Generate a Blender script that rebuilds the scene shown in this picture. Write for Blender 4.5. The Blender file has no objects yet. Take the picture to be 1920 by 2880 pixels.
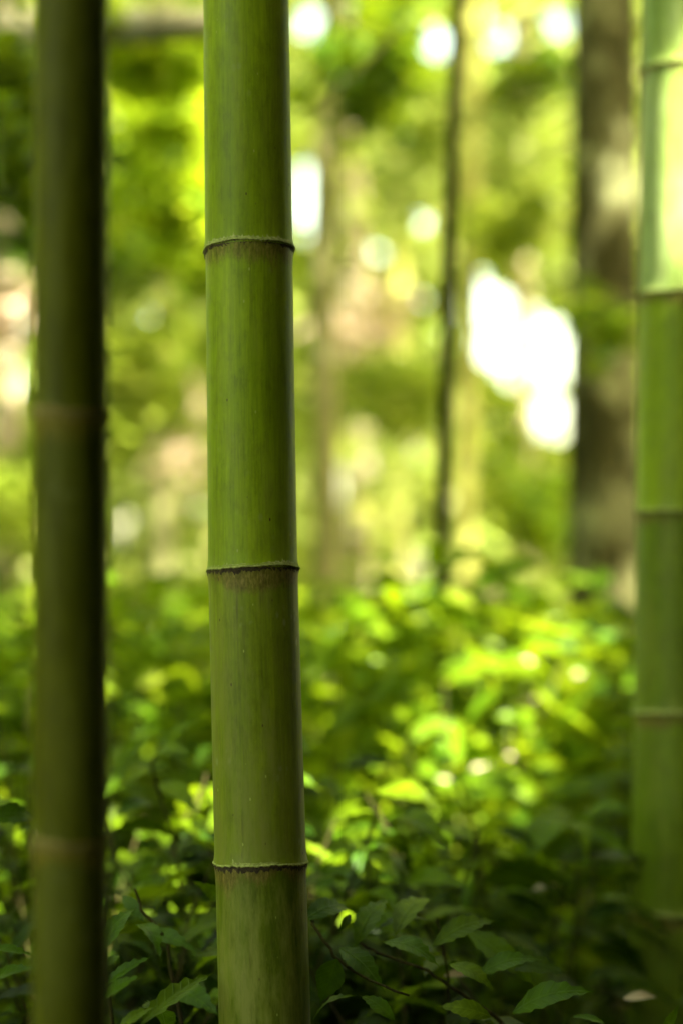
import bpy, math, random
import numpy as np
from mathutils import Vector, Matrix

R = math.radians
rng = np.random.default_rng(7)
random.seed(7)
SC = bpy.context.scene
COL = SC.collection

# ------------------------------------------------------------------ camera
EYE = Vector((0.0, 0.0, 0.95))
PITCH = R(2.5)
cam_d = bpy.data.cameras.new('camera')
cam = bpy.data.objects.new('camera', cam_d)
COL.objects.link(cam)
cam.location = EYE
cam.rotation_euler = (R(90) + PITCH, 0, 0)
cam_d.sensor_fit = 'VERTICAL'
cam_d.sensor_height = 36
cam_d.sensor_width = 24
cam_d.lens = 85
cam_d.clip_start = 0.05
cam_d.clip_end = 2000
cam_d.dof.use_dof = True
cam_d.dof.focus_distance = 2.66
cam_d.dof.aperture_fstop = 1.9
SC.camera = cam

# ------------------------------------------------------------------ sky, sun, exposure
SUN_AZ, SUN_EL = R(140), R(50)            # azimuth clockwise from +Y (the view direction)
SUNV = Vector((math.sin(SUN_AZ) * math.cos(SUN_EL), math.cos(SUN_AZ) * math.cos(SUN_EL), math.sin(SUN_EL)))
world = bpy.data.worlds.new('World')
SC.world = world
world.use_nodes = True
wn = world.node_tree.nodes
bg = wn.get('Background') or wn.new('ShaderNodeBackground')
sky = wn.new('ShaderNodeTexSky')
sky.sky_type = 'NISHITA'
sky.sun_disc = False
sky.sun_elevation = SUN_EL
sky.sun_rotation = SUN_AZ
sky.air_density = 1.0
sky.dust_density = 4.0
warm = wn.new('ShaderNodeMix'); warm.data_type = 'RGBA'; warm.blend_type = 'MULTIPLY'
warm.inputs[0].default_value = 1.0
warm.inputs[7].default_value = (1.0, 0.89, 0.52, 1)      # warm white balance of the photograph, the same over the whole sky
world.node_tree.links.new(sky.outputs[0], warm.inputs[6])
world.node_tree.links.new(warm.outputs[2], bg.inputs[0])
bg.inputs[1].default_value = 0.12
sun_d = bpy.data.lights.new('sun', 'SUN')
sun_d.energy = 4.5
sun_d.angle = R(0.55)
sun_d.color = (1.0, 0.93, 0.80)
sun = bpy.data.objects.new('sun', sun_d)
COL.objects.link(sun)
sun.location = (4, -6, 12)
sun.rotation_euler = SUNV.to_track_quat('Z', 'Y').to_euler()
SC.view_settings.view_transform = 'Standard'
SC.view_settings.look = 'None'
SC.view_settings.gamma = 1
SC.view_settings.exposure = 4.0
SC.view_settings.use_curve_mapping = False
cy = SC.cycles
cy.use_denoising = True
cy.max_bounces = 9
cy.diffuse_bounces = 5
cy.glossy_bounces = 2
cy.transmission_bounces = 5
cy.transparent_max_bounces = 4
cy.sample_clamp_indirect = 6
cy.caustics_reflective = False
cy.caustics_refractive = False

# ------------------------------------------------------------------ helpers
F = 85.0 / 36.0 * 2880.0                  # focal length in photograph pixels


def P(px, py, Y):
    """point on the plane y = Y seen at photograph pixel (px, py)"""
    u = (px - 960) / F
    v = (1440 - py) / F
    d = Vector((u, math.cos(PITCH) - v * math.sin(PITCH), math.sin(PITCH) + v * math.cos(PITCH)))
    return EYE + d * (Y / d.y)


def to_px(pts):
    """photograph pixels of an (n,3) array"""
    q = pts - np.array(EYE)
    c, s = math.cos(PITCH), math.sin(PITCH)
    dep = q[:, 1] * c + q[:, 2] * s
    up = -q[:, 1] * s + q[:, 2] * c
    dep = np.maximum(dep, 0.01)
    return 960 + q[:, 0] / dep * F, 1440 - up / dep * F


def tag(o, label=None, cat=None, group=None, kind=None):
    if label: o['label'] = label
    if cat: o['category'] = cat
    if group: o['group'] = group
    if kind: o['kind'] = kind
    return o


def empty(name, loc, label, cat, group=None):
    o = bpy.data.objects.new(name, None)
    o.empty_display_size = 0.1
    COL.objects.link(o)
    o.location = loc
    return tag(o, label, cat, group)


def link(name, me, mat, parent=None, local=None):
    o = bpy.data.objects.new(name, me)
    COL.objects.link(o)
    if mat and not me.materials: me.materials.append(mat)
    if parent: o.parent = parent
    if local is not None: o.matrix_local = local
    return o


def mesh_np(name, V, Fq, smooth=True):
    """V (n,3), Fq (m,k) faces all of k corners"""
    me = bpy.data.meshes.new(name)
    n, m, k = len(V), len(Fq), Fq.shape[1]
    me.vertices.add(n)
    me.vertices.foreach_set('co', np.asarray(V, dtype=np.float32).ravel())
    me.loops.add(m * k)
    me.loops.foreach_set('vertex_index', np.asarray(Fq, dtype=np.int32).ravel())
    me.polygons.add(m)
    me.polygons.foreach_set('loop_start', np.arange(0, m * k, k, dtype=np.int32))
    me.polygons.foreach_set('loop_total', np.full(m, k, dtype=np.int32))
    if smooth: me.polygons.foreach_set('use_smooth', np.ones(m, dtype=bool))
    me.update(calc_edges=True)
    return me


def rings_mesh(name, rings, close=True):
    """rings: list of (k,3) arrays joined one to the next"""
    k = len(rings[0])
    V = np.concatenate(rings)
    f = []
    for i in range(len(rings) - 1):
        for j in range(k):
            j2 = (j + 1) % k
            f.append((i * k + j, i * k + j2, (i + 1) * k + j2, (i + 1) * k + j))
    return mesh_np(name, V, np.array(f))


def tube_mesh(name, pts, radii, k=8, bump=0.0, seed=0):
    rg = np.random.default_rng(seed)
    pts = [Vector(p) for p in pts]
    rings = []
    side = Vector((1, 0.13, 0.05)).normalized()
    for i, p in enumerate(pts):
        a = pts[max(i - 1, 0)]; b = pts[min(i + 1, len(pts) - 1)]
        t = (b - a).normalized()
        if i == 0 and abs(t.dot(side)) > 0.9: side = Vector((0, 0, 1))
        u = (side - t * side.dot(t)).normalized()
        side = u
        w = t.cross(u)
        ang = np.linspace(0, 2 * math.pi, k, endpoint=False)
        rr = radii[i] * (1 + bump * rg.normal(0, 1, k))
        rings.append(np.array(p) + np.outer(np.cos(ang) * rr, u) + np.outer(np.sin(ang) * rr, w))
    # close both ends on a small ring
    rings.insert(0, np.array(pts[0]) + (rings[0] - np.array(pts[0])) * 0.02)
    rings.append(np.array(pts[-1]) + (rings[-1] - np.array(pts[-1])) * 0.02)
    return rings_mesh(name, rings)


# ------------------------------------------------------------------ materials
def nodes_of(name):
    m = bpy.data.materials.new(name)
    m.use_nodes = True
    nt = m.node_tree
    return m, nt, nt.nodes['Principled BSDF'], nt.nodes['Material Output']


def N(nt, kind, **kw):
    n = nt.nodes.new(kind)
    for k, v in kw.items():
        if k.startswith('i_'):
            key = k[2:]
            n.inputs[int(key) if key.isdigit() else key].default_value = v
        else: setattr(n, k, v)
    return n


def ramp(nt, fac, stops):
    r = nt.nodes.new('ShaderNodeValToRGB')
    e = r.color_ramp.elements
    while len(e) < len(stops): e.new(0.5)
    for el, (p, c) in zip(e, stops):
        el.position = p
        el.color = (*c, 1) if len(c) == 3 else c
    nt.links.new(fac, r.inputs[0])
    return r.outputs[0]


def mixc(nt, fac, a, b, mode='MIX'):
    n = nt.nodes.new('ShaderNodeMix')
    n.data_type = 'RGBA'; n.blend_type = mode
    for s, v in ((0, fac), (6, a), (7, b)):
        if isinstance(v, (int, float)): n.inputs[s].default_value = v
        elif isinstance(v, tuple): n.inputs[s].default_value = (*v, 1)
        else: nt.links.new(v, n.inputs[s])
    return n.outputs[2]


def noise(nt, vec, scale, detail=4, rough=0.6, stretch=None):
    if stretch:
        mp = nt.nodes.new('ShaderNodeMapping')
        mp.inputs['Scale'].default_value = stretch
        nt.links.new(vec, mp.inputs[0]); vec = mp.outputs[0]
    n = nt.nodes.new('ShaderNodeTexNoise')
    n.inputs['Scale'].default_value = scale
    n.inputs['Detail'].default_value = detail
    n.inputs['Roughness'].default_value = rough
    nt.links.new(vec, n.inputs['Vector'])
    return n.outputs['Fac']


def leaf_mat(name, cols, trans=(0.25, 0.40, 0.02), mixf=0.42, rough=0.42, fine=False):
    """cols: colour stops spread over the leaves one by one"""
    m, nt, pr, out = nodes_of(name)
    L = nt.links
    if fine:
        oi = N(nt, 'ShaderNodeObjectInfo'); rnd = oi.outputs['Random']
    else:
        ge = N(nt, 'ShaderNodeNewGeometry'); rnd = ge.outputs['Random Per Island']
    base = ramp(nt, rnd, [(i / max(1, len(cols) - 1), c) for i, c in enumerate(cols)])
    if fine:
        tc = N(nt, 'ShaderNodeTexCoord')
        # side veins: bands that run from the midrib towards the tip; local x along the leaf, y across
        sx = N(nt, 'ShaderNodeSeparateXYZ'); L.new(tc.outputs['Object'], sx.inputs[0])
        ab = N(nt, 'ShaderNodeMath', operation='ABSOLUTE'); L.new(sx.outputs[1], ab.inputs[0])
        mu = N(nt, 'ShaderNodeMath', operation='MULTIPLY', i_1=0.9); L.new(ab.outputs[0], mu.inputs[0])
        su = N(nt, 'ShaderNodeMath', operation='SUBTRACT'); L.new(sx.outputs[0], su.inputs[0]); L.new(mu.outputs[0], su.inputs[1])
        m2 = N(nt, 'ShaderNodeMath', operation='MULTIPLY', i_1=58.0); L.new(su.outputs[0], m2.inputs[0])
        si = N(nt, 'ShaderNodeMath', operation='SINE'); L.new(m2.outputs[0], si.inputs[0])
        vein = ramp(nt, si.outputs[0], [(0.80, (0, 0, 0)), (1.0, (1, 1, 1))])
        rib = ramp(nt, ab.outputs[0], [(0.006, (1, 1, 1)), (0.016, (0, 0, 0))])
        vv = mixc(nt, 1.0, vein, rib, 'LIGHTEN')
        lite = mixc(nt, 1.0, base, (1.7, 1.6, 1.8), 'MULTIPLY')
        fc = N(nt, 'ShaderNodeMath', operation='MULTIPLY', i_1=0.45); L.new(vv, fc.inputs[0])
        base = mixc(nt, fc.outputs[0], base, lite)
        nz = noise(nt, tc.outputs['Object'], 5, 5, 0.65)
        blot = ramp(nt, nz, [(0.35, (0.72, 0.72, 0.72)), (0.65, (1.25, 1.2, 1.1))])
        base = mixc(nt, 1.0, base, blot, 'MULTIPLY')
        spot = ramp(nt, noise(nt, tc.outputs['Object'], 16, 3, 0.7), [(0.70, (0, 0, 0)), (0.76, (1, 1, 1))])
        base = mixc(nt, spot, base, (0.16, 0.11, 0.03))
        bp = N(nt, 'ShaderNodeBump', i_Strength=0.35, i_Distance=0.02)
        L.new(vv, bp.inputs['Height']); L.new(bp.outputs[0], pr.inputs['Normal'])
    L.new(base, pr.inputs['Base Color'])
    pr.inputs['Roughness'].default_value = rough
    pr.inputs['Specular IOR Level'].default_value = 0.12
    tr = N(nt, 'ShaderNodeBsdfTranslucent')
    tcol = mixc(nt, 0.55, base, trans)
    L.new(tcol, tr.inputs[0])
    mx = N(nt, 'ShaderNodeMixShader'); mx.inputs[0].default_value = mixf
    L.new(pr.outputs[0], mx.inputs[1]); L.new(tr.outputs[0], mx.inputs[2])
    L.new(mx.outputs[0], out.inputs[0])
    return m


M_leaf_near = leaf_mat('shrub_leaf_green', [(0.004, 0.013, 0.0005), (0.018, 0.046, 0.001), (0.008, 0.024, 0.0008), (0.060, 0.105, 0.001), (0.006, 0.018, 0.0005)],
                       trans=(0.05, 0.085, 0.001), mixf=0.35, rough=0.4, fine=True)
M_leaf_sprig = leaf_mat('sprig_leaf_green', [(0.018, 0.050, 0.001), (0.045, 0.10, 0.002), (0.030, 0.075, 0.001), (0.085, 0.135, 0.002)],
                       trans=(0.08, 0.14, 0.001), mixf=0.35, rough=0.4, fine=True)
M_leaf_young = leaf_mat('shrub_leaf_young', [(0.060, 0.125, 0.002), (0.11, 0.18, 0.003), (0.03, 0.085, 0.002)],
                        trans=(0.22, 0.29, 0.005), mixf=0.45, rough=0.4, fine=True)
M_shrub = leaf_mat('undergrowth_leaves', [(0.020, 0.058, 0.002), (0.060, 0.125, 0.003), (0.035, 0.095, 0.002), (0.11, 0.155, 0.003), (0.022, 0.065, 0.002)],
                   trans=(0.20, 0.26, 0.004), mixf=0.45)
M_wood = leaf_mat('woodland_leaves', [(0.08, 0.14, 0.008), (0.16, 0.22, 0.012), (0.22, 0.27, 0.03), (0.10, 0.17, 0.010), (0.28, 0.28, 0.05)],
                  trans=(0.38, 0.48, 0.03), mixf=0.5)
M_dark = leaf_mat('evergreen_leaves', [(0.03, 0.07, 0.004), (0.06, 0.12, 0.006), (0.05, 0.09, 0.01)],
                  trans=(0.08, 0.16, 0.01), mixf=0.3)
M_pale = leaf_mat('lime_leaves_hazed', [(0.32, 0.40, 0.09), (0.22, 0.33, 0.05), (0.42, 0.44, 0.15), (0.16, 0.26, 0.03)], trans=(0.55, 0.62, 0.15), mixf=0.55)  # paled so that the leaf colour carries the background haze
M_lime = leaf_mat('lime_undergrowth_leaves', [(0.11, 0.19, 0.004), (0.07, 0.15, 0.004), (0.17, 0.22, 0.005)], trans=(0.24, 0.33, 0.004), mixf=0.5)
M_canopy = leaf_mat('canopy_leaves', [(0.015, 0.035, 0.003), (0.03, 0.06, 0.005)], trans=(0.05, 0.09, 0.005), mixf=0.2)
M_yellow = leaf_mat('lime_leaves', [(0.23, 0.32, 0.01), (0.15, 0.27, 0.012), (0.32, 0.36, 0.02)],
                    trans=(0.42, 0.52, 0.01), mixf=0.55)
M_dry = leaf_mat('dry_leaves', [(0.42, 0.30, 0.20), (0.50, 0.42, 0.28), (0.30, 0.19, 0.10)],
                 trans=(0.4, 0.3, 0.16), mixf=0.3)


def bark(name, c1, c2, c3, scale=9, stretch=(1, 1, 0.35)):
    m, nt, pr, out = nodes_of(name)
    tc = N(nt, 'ShaderNodeTexCoord')
    f = noise(nt, tc.outputs['Object'], scale, 6, 0.65, stretch)
    col = ramp(nt, f, [(0.36, c1), (0.52, c2), (0.66, c3)])
    f2 = noise(nt, tc.outputs['Object'], scale * 6, 5, 0.7, (1, 1, 0.2))
    sh = ramp(nt, f2, [(0.3, (0.6, 0.6, 0.6)), (0.7, (1.3, 1.3, 1.3))])
    col = mixc(nt, 1.0, col, sh, 'MULTIPLY')
    nt.links.new(col, pr.inputs['Base Color'])
    pr.inputs['Roughness'].default_value = 0.85
    pr.inputs['Specular IOR Level'].default_value = 0.08
    b = N(nt, 'ShaderNodeBump', i_Strength=0.6, i_Distance=0.02)
    nt.links.new(f2, b.inputs['Height']); nt.links.new(b.outputs[0], pr.inputs['Normal'])
    return m


M_bark = bark('mottled_bark', (0.010, 0.010, 0.002), (0.034, 0.034, 0.009), (0.26, 0.28, 0.13), 2.6, (1, 1, 0.8))
M_bark_tan = bark('tan_bark', (0.10, 0.105, 0.035), (0.16, 0.16, 0.06), (0.26, 0.25, 0.13), 4)
M_bark_limb = bark('grey_limb_bark', (0.25, 0.25, 0.16), (0.42, 0.42, 0.30), (0.60, 0.55, 0.42), 7)
M_bark_dark = bark('dark_bark', (0.008, 0.006, 0.002), (0.016, 0.012, 0.004), (0.03, 0.032, 0.008), 10)
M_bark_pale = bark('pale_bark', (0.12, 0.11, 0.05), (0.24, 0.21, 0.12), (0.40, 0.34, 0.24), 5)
M_stem = bark('shrub_stem', (0.02, 0.018, 0.005), (0.045, 0.038, 0.010), (0.04, 0.055, 0.010), 30)


def culm_mat(name, hue, old=0.0, spec=0.16, felt_c=((0.030, 0.020, 0.004), (0.11, 0.08, 0.016), (0.24, 0.18, 0.05))):
    """bamboo wall; local z = 0 at the node above, negative downwards"""
    m, nt, pr, out = nodes_of(name)
    L = nt.links
    tc = N(nt, 'ShaderNodeTexCoord'); V = tc.outputs['Object']
    oi = N(nt, 'ShaderNodeObjectInfo')
    ad = N(nt, 'ShaderNodeVectorMath', operation='ADD')
    cb = N(nt, 'ShaderNodeCombineXYZ')
    ml = N(nt, 'ShaderNodeMath', operation='MULTIPLY', i_1=37.0); L.new(oi.outputs['Random'], ml.inputs[0])
    L.new(ml.outputs[0], cb.inputs[2]); L.new(V, ad.inputs[0]); L.new(cb.outputs[0], ad.inputs[1])
    W = ad.outputs[0]
    a, b, c = hue
    # broad patches, long streaks and fine fibre
    broad = ramp(nt, noise(nt, W, 9, 5, 0.6, (1, 1, 0.35)), [(0.30, a), (0.52, b), (0.74, c)])
    st = noise(nt, W, 130, 4, 0.7, (1, 1, 0.022))
    stc = ramp(nt, st, [(0.28, (0.83, 0.84, 0.86)), (0.50, (1, 1, 1)), (0.72, (1.17, 1.13, 1.10))])
    col = mixc(nt, 1.0, broad, stc, 'MULTIPLY')
    fb = noise(nt, W, 420, 3, 0.6, (1, 1, 0.06))
    fbc = ramp(nt, fb, [(0.3, (0.86, 0.86, 0.86)), (0.7, (1.12, 1.12, 1.12))])
    col = mixc(nt, 1.0, col, fbc, 'MULTIPLY')
    # mottling
    mt = noise(nt, W, 70, 5, 0.75, (1, 1, 0.45))
    mtc = ramp(nt, mt, [(0.34, (0.72, 0.70, 0.72)), (0.52, (1, 1, 1)), (0.68, (1.13, 1.10, 1.3))])
    col = mixc(nt, 0.8, col, mtc, 'MULTIPLY')
    if old:
        ob = ramp(nt, noise(nt, W, 24, 6, 0.75, (1, 1, 0.22)), [(0.46, (0, 0, 0)), (0.66, (1, 1, 1))])
        fo = N(nt, 'ShaderNodeMath', operation='MULTIPLY', i_1=old); L.new(ob, fo.inputs[0])
        col = mixc(nt, fo.outputs[0], col, (0.15, 0.17, 0.025))
        ln = ramp(nt, noise(nt, W, 55, 5, 0.8, (1, 1, 0.04)), [(0.60, (0, 0, 0)), (0.70, (1, 1, 1))])
        fl = N(nt, 'ShaderNodeMath', operation='MULTIPLY', i_1=old * 0.55); L.new(ln, fl.inputs[0])
        col = mixc(nt, fl.outputs[0], col, (0.05, 0.038, 0.012))
        # pale lichen dots, gathered in patches
        vo = N(nt, 'ShaderNodeTexVoronoi', i_Scale=95.0); 
        mpv = N(nt, 'ShaderNodeMapping'); mpv.inputs['Scale'].default_value = (1, 1, 0.62)
        L.new(W, mpv.inputs[0]); L.new(mpv.outputs[0], vo.inputs['Vector'])
        dots = ramp(nt, vo.outputs['Distance'], [(0.16, (1, 1, 1)), (0.34, (0, 0, 0))])
        gate = ramp(nt, noise(nt, W, 15, 3, 0.6), [(0.57, (0, 0, 0)), (0.64, (1, 1, 1))])
        dg = mixc(nt, 1.0, dots, gate, 'MULTIPLY')
        fd = N(nt, 'ShaderNodeMath', operation='MULTIPLY', i_1=old * 0.55); L.new(dg, fd.inputs[0])
        col = mixc(nt, fd.outputs[0], col, (0.22, 0.25, 0.09))
    # tiny specks, dark and pale
    vs = N(nt, 'ShaderNodeTexVoronoi', i_Scale=85.0)
    mp = N(nt, 'ShaderNodeMapping'); mp.inputs['Scale'].default_value = (1, 1, 0.5)
    L.new(W, mp.inputs[0]); L.new(mp.outputs[0], vs.inputs['Vector'])
    sp = ramp(nt, vs.outputs['Distance'], [(0.055, (1, 1, 1)), (0.10, (0, 0, 0))])
    vsx = N(nt, 'ShaderNodeSeparateColor'); L.new(vs.outputs['Color'], vsx.inputs[0])
    dk = ramp(nt, vsx.outputs[0], [(0.62, (0, 0, 0)), (0.64, (1, 1, 1))])
    lt = ramp(nt, vsx.outputs[1], [(0.80, (0, 0, 0)), (0.82, (1, 1, 1))])
    col = mixc(nt, mixc(nt, 1.0, sp, dk, 'MULTIPLY'), col, (0.05, 0.035, 0.010))
    col = mixc(nt, mixc(nt, 1.0, sp, lt, 'MULTIPLY'), col, (0.25, 0.30, 0.05))
    # brown felt just under the node above, ragged lower edge
    sz = N(nt, 'ShaderNodeSeparateXYZ'); L.new(V, sz.inputs[0])
    zz = sz.outputs[2]
    nf = noise(nt, W, 42, 6, 0.8, (1, 1, 0.35))
    n2 = N(nt, 'ShaderNodeMath', operation='MULTIPLY_ADD', i_1=0.070, i_2=-0.029); L.new(nf, n2.inputs[0])
    lo = noise(nt, W, 14, 2, 0.5)
    n3 = N(nt, 'ShaderNodeMath', operation='MULTIPLY_ADD', i_1=0.05, i_2=-0.027); L.new(lo, n3.inputs[0])
    s1 = N(nt, 'ShaderNodeMath', operation='ADD'); L.new(zz, s1.inputs[0]); L.new(n2.outputs[0], s1.inputs[1])
    s2 = N(nt, 'ShaderNodeMath', operation='ADD'); L.new(s1.outputs[0], s2.inputs[0]); L.new(n3.outputs[0], s2.inputs[1])
    mr = N(nt, 'ShaderNodeMapRange'); mr.inputs[1].default_value = -0.020; mr.inputs[2].default_value = -0.006; mr.inputs[4].default_value = 0.72
    L.new(s2.outputs[0], mr.inputs[0])
    felt = ramp(nt, noise(nt, W, 300, 3, 0.8, (1, 1, 0.3)), [(0.3, felt_c[0]), (0.5, felt_c[1]), (0.72, felt_c[2])])
    col = mixc(nt, mr.outputs[0], col, felt)
    L.new(col, pr.inputs['Base Color'])
    rr = N(nt, 'ShaderNodeMath', operation='MULTIPLY_ADD', i_1=0.30, i_2=0.32); L.new(mt, rr.inputs[0])
    L.new(rr.outputs[0], pr.inputs['Roughness'])
    pr.inputs['Specular IOR Level'].default_value = spec
    bp = N(nt, 'ShaderNodeBump', i_Strength=0.22, i_Distance=0.002)
    L.new(st, bp.inputs['Height'])
    b2 = N(nt, 'ShaderNodeBump', i_Strength=0.15, i_Distance=0.001)
    L.new(mt, b2.inputs['Height']); L.new(bp.outputs[0], b2.inputs['Normal'])
    L.new(b2.outputs[0], pr.inputs['Normal'])
    return m


GREEN = ((0.132, 0.200, 0.001), (0.175, 0.258, 0.002), (0.23, 0.325, 0.004))
M_culm = culm_mat('bamboo_green', GREEN, 0.35)
M_culm_old_shaded = culm_mat('bamboo_weathered_shaded', ((0.075, 0.11, 0.002), (0.12, 0.165, 0.003), (0.175, 0.225, 0.012)), 1.0)  # weathered wall, its colour also darkened for the shade lower down
M_culm_foot_shaded = culm_mat('bamboo_foot_shaded', ((0.050, 0.075, 0.002), (0.085, 0.12, 0.002), (0.125, 0.165, 0.008)), 1.3)  # darker again: shade near the ground painted into the green
M_culm_dark = culm_mat('bamboo_dark_green', ((0.040, 0.048, 0.0005), (0.060, 0.068, 0.0005), (0.08, 0.09, 0.001)), 0.4,
                       spec=0.08, felt_c=((0.09, 0.078, 0.006), (0.14, 0.115, 0.010), (0.20, 0.165, 0.02)))
M_culm_sheen = culm_mat('bamboo_painted_sheen', ((0.14, 0.22, 0.02), (0.20, 0.29, 0.06), (0.30, 0.38, 0.14)), 0.3)  # paler tone paints sheen and sunlight on the upper right culm
M_culm_shade = culm_mat('bamboo_green_shaded', ((0.07, 0.115, 0.002), (0.10, 0.15, 0.003), (0.13, 0.19, 0.006)), 0.5)  # darkened green paints the shade on the lower right culm
M_culm_yellow = culm_mat('bamboo_yellow', ((0.20, 0.21, 0.04), (0.28, 0.29, 0.06), (0.36, 0.36, 0.10)), 0.2)

M_node, nt, pr, _ = nodes_of('node_ring')
tc = N(nt, 'ShaderNodeTexCoord')
cc = ramp(nt, noise(nt, tc.outputs['Object'], 240, 4, 0.75), [(0.3, (0.10, 0.10, 0.02)), (0.5, (0.22, 0.26, 0.04)), (0.7, (0.36, 0.38, 0.12))])
nt.links.new(cc, pr.inputs['Base Color']); pr.inputs['Roughness'].default_value = 0.8
M_hair, nt, pr, _ = nodes_of('sheath_fringe')
pr.inputs['Base Color'].default_value = (0.05, 0.038, 0.012, 1); pr.inputs['Roughness'].default_value = 0.9
M_groove, nt, pr, _ = nodes_of('node_groove')
tc = N(nt, 'ShaderNodeTexCoord')
cc = ramp(nt, noise(nt, tc.outputs['Object'], 260, 4, 0.8), [(0.35, (0.012, 0.009, 0.003)), (0.6, (0.05, 0.035, 0.010)), (0.75, (0.12, 0.09, 0.03))])
nt.links.new(cc, pr.inputs['Base Color']); pr.inputs['Roughness'].default_value = 0.95

for nm_, c_ in (('node_ring_tan', (0.20, 0.16, 0.025, 1)), ('node_groove_green', (0.10, 0.13, 0.006, 1))):
    mm_, nt, pr, _ = nodes_of(nm_)
    tc = N(nt, 'ShaderNodeTexCoord')
    cc = ramp(nt, noise(nt, tc.outputs['Object'], 220, 4, 0.75), [(0.3, tuple(v * .6 for v in c_[:3])), (0.7, tuple(v * 1.3 for v in c_[:3]))])
    nt.links.new(cc, pr.inputs['Base Color']); pr.inputs['Roughness'].default_value = 0.85
    if nm_ == 'node_ring_tan': M_node_tan = mm_
    else: M_node_soft = mm_
M_soil, nt, pr, _ = nodes_of('forest_soil')
tc = N(nt, 'ShaderNodeTexCoord')
cc = ramp(nt, noise(nt, tc.outputs['Object'], 3.5, 8, 0.75), [(0.3, (0.03, 0.02, 0.01)), (0.5, (0.07, 0.05, 0.02)), (0.62, (0.05, 0.07, 0.015)), (0.75, (0.16, 0.12, 0.07))])
nt.links.new(cc, pr.inputs['Base Color']); pr.inputs['Roughness'].default_value = 0.95


# ------------------------------------------------------------------ ground
def gz(x, y):
    return 0.045 * np.clip(y - 4, 0, 22) + 0.03 * np.sin(x * 1.3 + 0.7) * np.sin(y * 0.9)


xs = np.concatenate([np.linspace(-400, -30, 8), np.linspace(-25, 25, 61), np.linspace(30, 400, 8)])
ys = np.concatenate([np.linspace(-200, -20, 6), np.linspace(-15, 45, 71), np.linspace(60, 700, 10)])
X, Y = np.meshgrid(xs, ys)
Z = gz(X, Y)
V = np.stack([X.ravel(), Y.ravel(), Z.ravel()], 1)
nx = len(xs)
ii, jj = np.meshgrid(np.arange(len(ys) - 1), np.arange(nx - 1), indexing='ij')
b0 = (ii * nx + jj).ravel()
ground = link('ground', mesh_np('ground', V, np.stack([b0, b0 + 1, b0 + nx + 1, b0 + nx], 1)), M_soil)
tag(ground, kind='structure')


# ------------------------------------------------------------------ bamboo culms
def internode_mesh(r_bot, r_top, length, seed, k=72):
    rg = np.random.default_rng(seed)
    ang = np.linspace(0, 2 * math.pi, k, endpoint=False)
    ph = rg.uniform(0, 6.28, 4)
    rings = []
    n = 26
    for i in range(n + 1):
        t = i / n
        t = t + 0.10 * math.sin(2 * math.pi * t) / -1.0          # closer rings at both ends
        z = -length * (1 - t)
        r = r_bot + (r_top - r_bot) * t
        du, dl = -z, length + z
        r *= 1 + 0.030 * math.exp(-(du / 0.010) ** 1.3) + 0.035 * math.exp(-(dl / 0.007) ** 1.5)
        rr = r * (1 + 0.004 * np.cos(2 * ang + ph[0]) + 0.0025 * np.cos(3 * ang + ph[1] + z * 3)
                  + 0.0015 * np.cos(5 * ang + ph[2]) )
        rings.append(np.stack([np.cos(ang) * rr, np.sin(ang) * rr, np.full(k, z)], 1))
    return rings_mesh('internode', rings)


def node_meshes(r, seed, lip=0.055, k=180, front=0.0):
    """ridge above the scar, the thin scar lip, the groove under it and the fringe of sheath fibres"""
    rg = np.random.default_rng(seed)
    ang = np.linspace(0, 2 * math.pi, k, endpoint=False)
    wav = 0.0012 * np.cos(ang + rg.uniform(0, 6)) + 0.0007 * np.cos(3 * ang + rg.uniform(0, 6)) + 0.0004 * np.cos(7 * ang + rg.uniform(0, 6))
    wav = wav + front * np.cos(ang + math.pi / 2)
    jag = rg.normal(0, 0.00035, k)
    def ring(f, z, j=0.0, jr=0.0):
        rr = r * f + jr * rg.normal(0, 1, k)
        return np.stack([np.cos(ang) * rr, np.sin(ang) * rr, z + wav + jag * j], 1)
    lipm = rings_mesh('node_ring', [
        ring(1.000, 0.0048, 6), ring(1.016, 0.0038, 3), ring(1.022, 0.0032, 1), ring(1.028, 0.0026, 0.3),
        ring(1.026, 0.0016, 0.5), ring(1.0 + lip * 0.75, 0.0008, 0.8, 0.00012), ring(1.0 + lip, -0.0002, 1.5, 0.0002),
        ring(1.0 + lip * 0.93, -0.0012, 1.8, 0.0002), ring(1.01, -0.0009, 0.8)])
    gr = rings_mesh('groove', [ring(1.012, -0.0010, .5), ring(1.022, -0.0022, 1, .00025), ring(1.024, -0.0035, 2, .0003), ring(1.014, -0.0052, 3, .00025), ring(0.999, -0.0068, 4, .0001)])
    # fringe: short ragged fibres hanging from the lip
    n = 520
    a = rg.uniform(0, 2 * math.pi, n)
    ln = rg.gamma(2.0, 0.0010, n) + 0.0006
    wd = rg.uniform(0.00015, 0.00045, n)
    wv = np.interp(a, ang, wav)
    ro = r * (1 + lip * rg.uniform(0.55, 0.95, n))
    ri = ro - rg.uniform(-0.001, 0.0022, n)
    t = np.stack([-np.sin(a), np.cos(a)], 1)
    o = np.stack([np.cos(a), np.sin(a)], 1)
    sk = rg.normal(0, 0.0006, n)
    v0 = np.c_[o * ro[:, None] - t * wd[:, None], wv - 0.0006]
    v1 = np.c_[o * ro[:, None] + t * wd[:, None], wv - 0.0006]
    v2 = np.c_[o * ri[:, None] + t * sk[:, None], wv - 0.0008 - ln]
    V = np.concatenate([v0, v1, v2])
    Fq = np.stack([np.arange(n), np.arange(n) + n, np.arange(n) + 2 * n], 1)
    hair = mesh_np('fringe', V, Fq, False)
    return lipm, gr, hair


def align(axis):
    return Vector((0, 0, 1)).rotation_difference(Vector(axis)).to_matrix().to_4x4()


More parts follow.
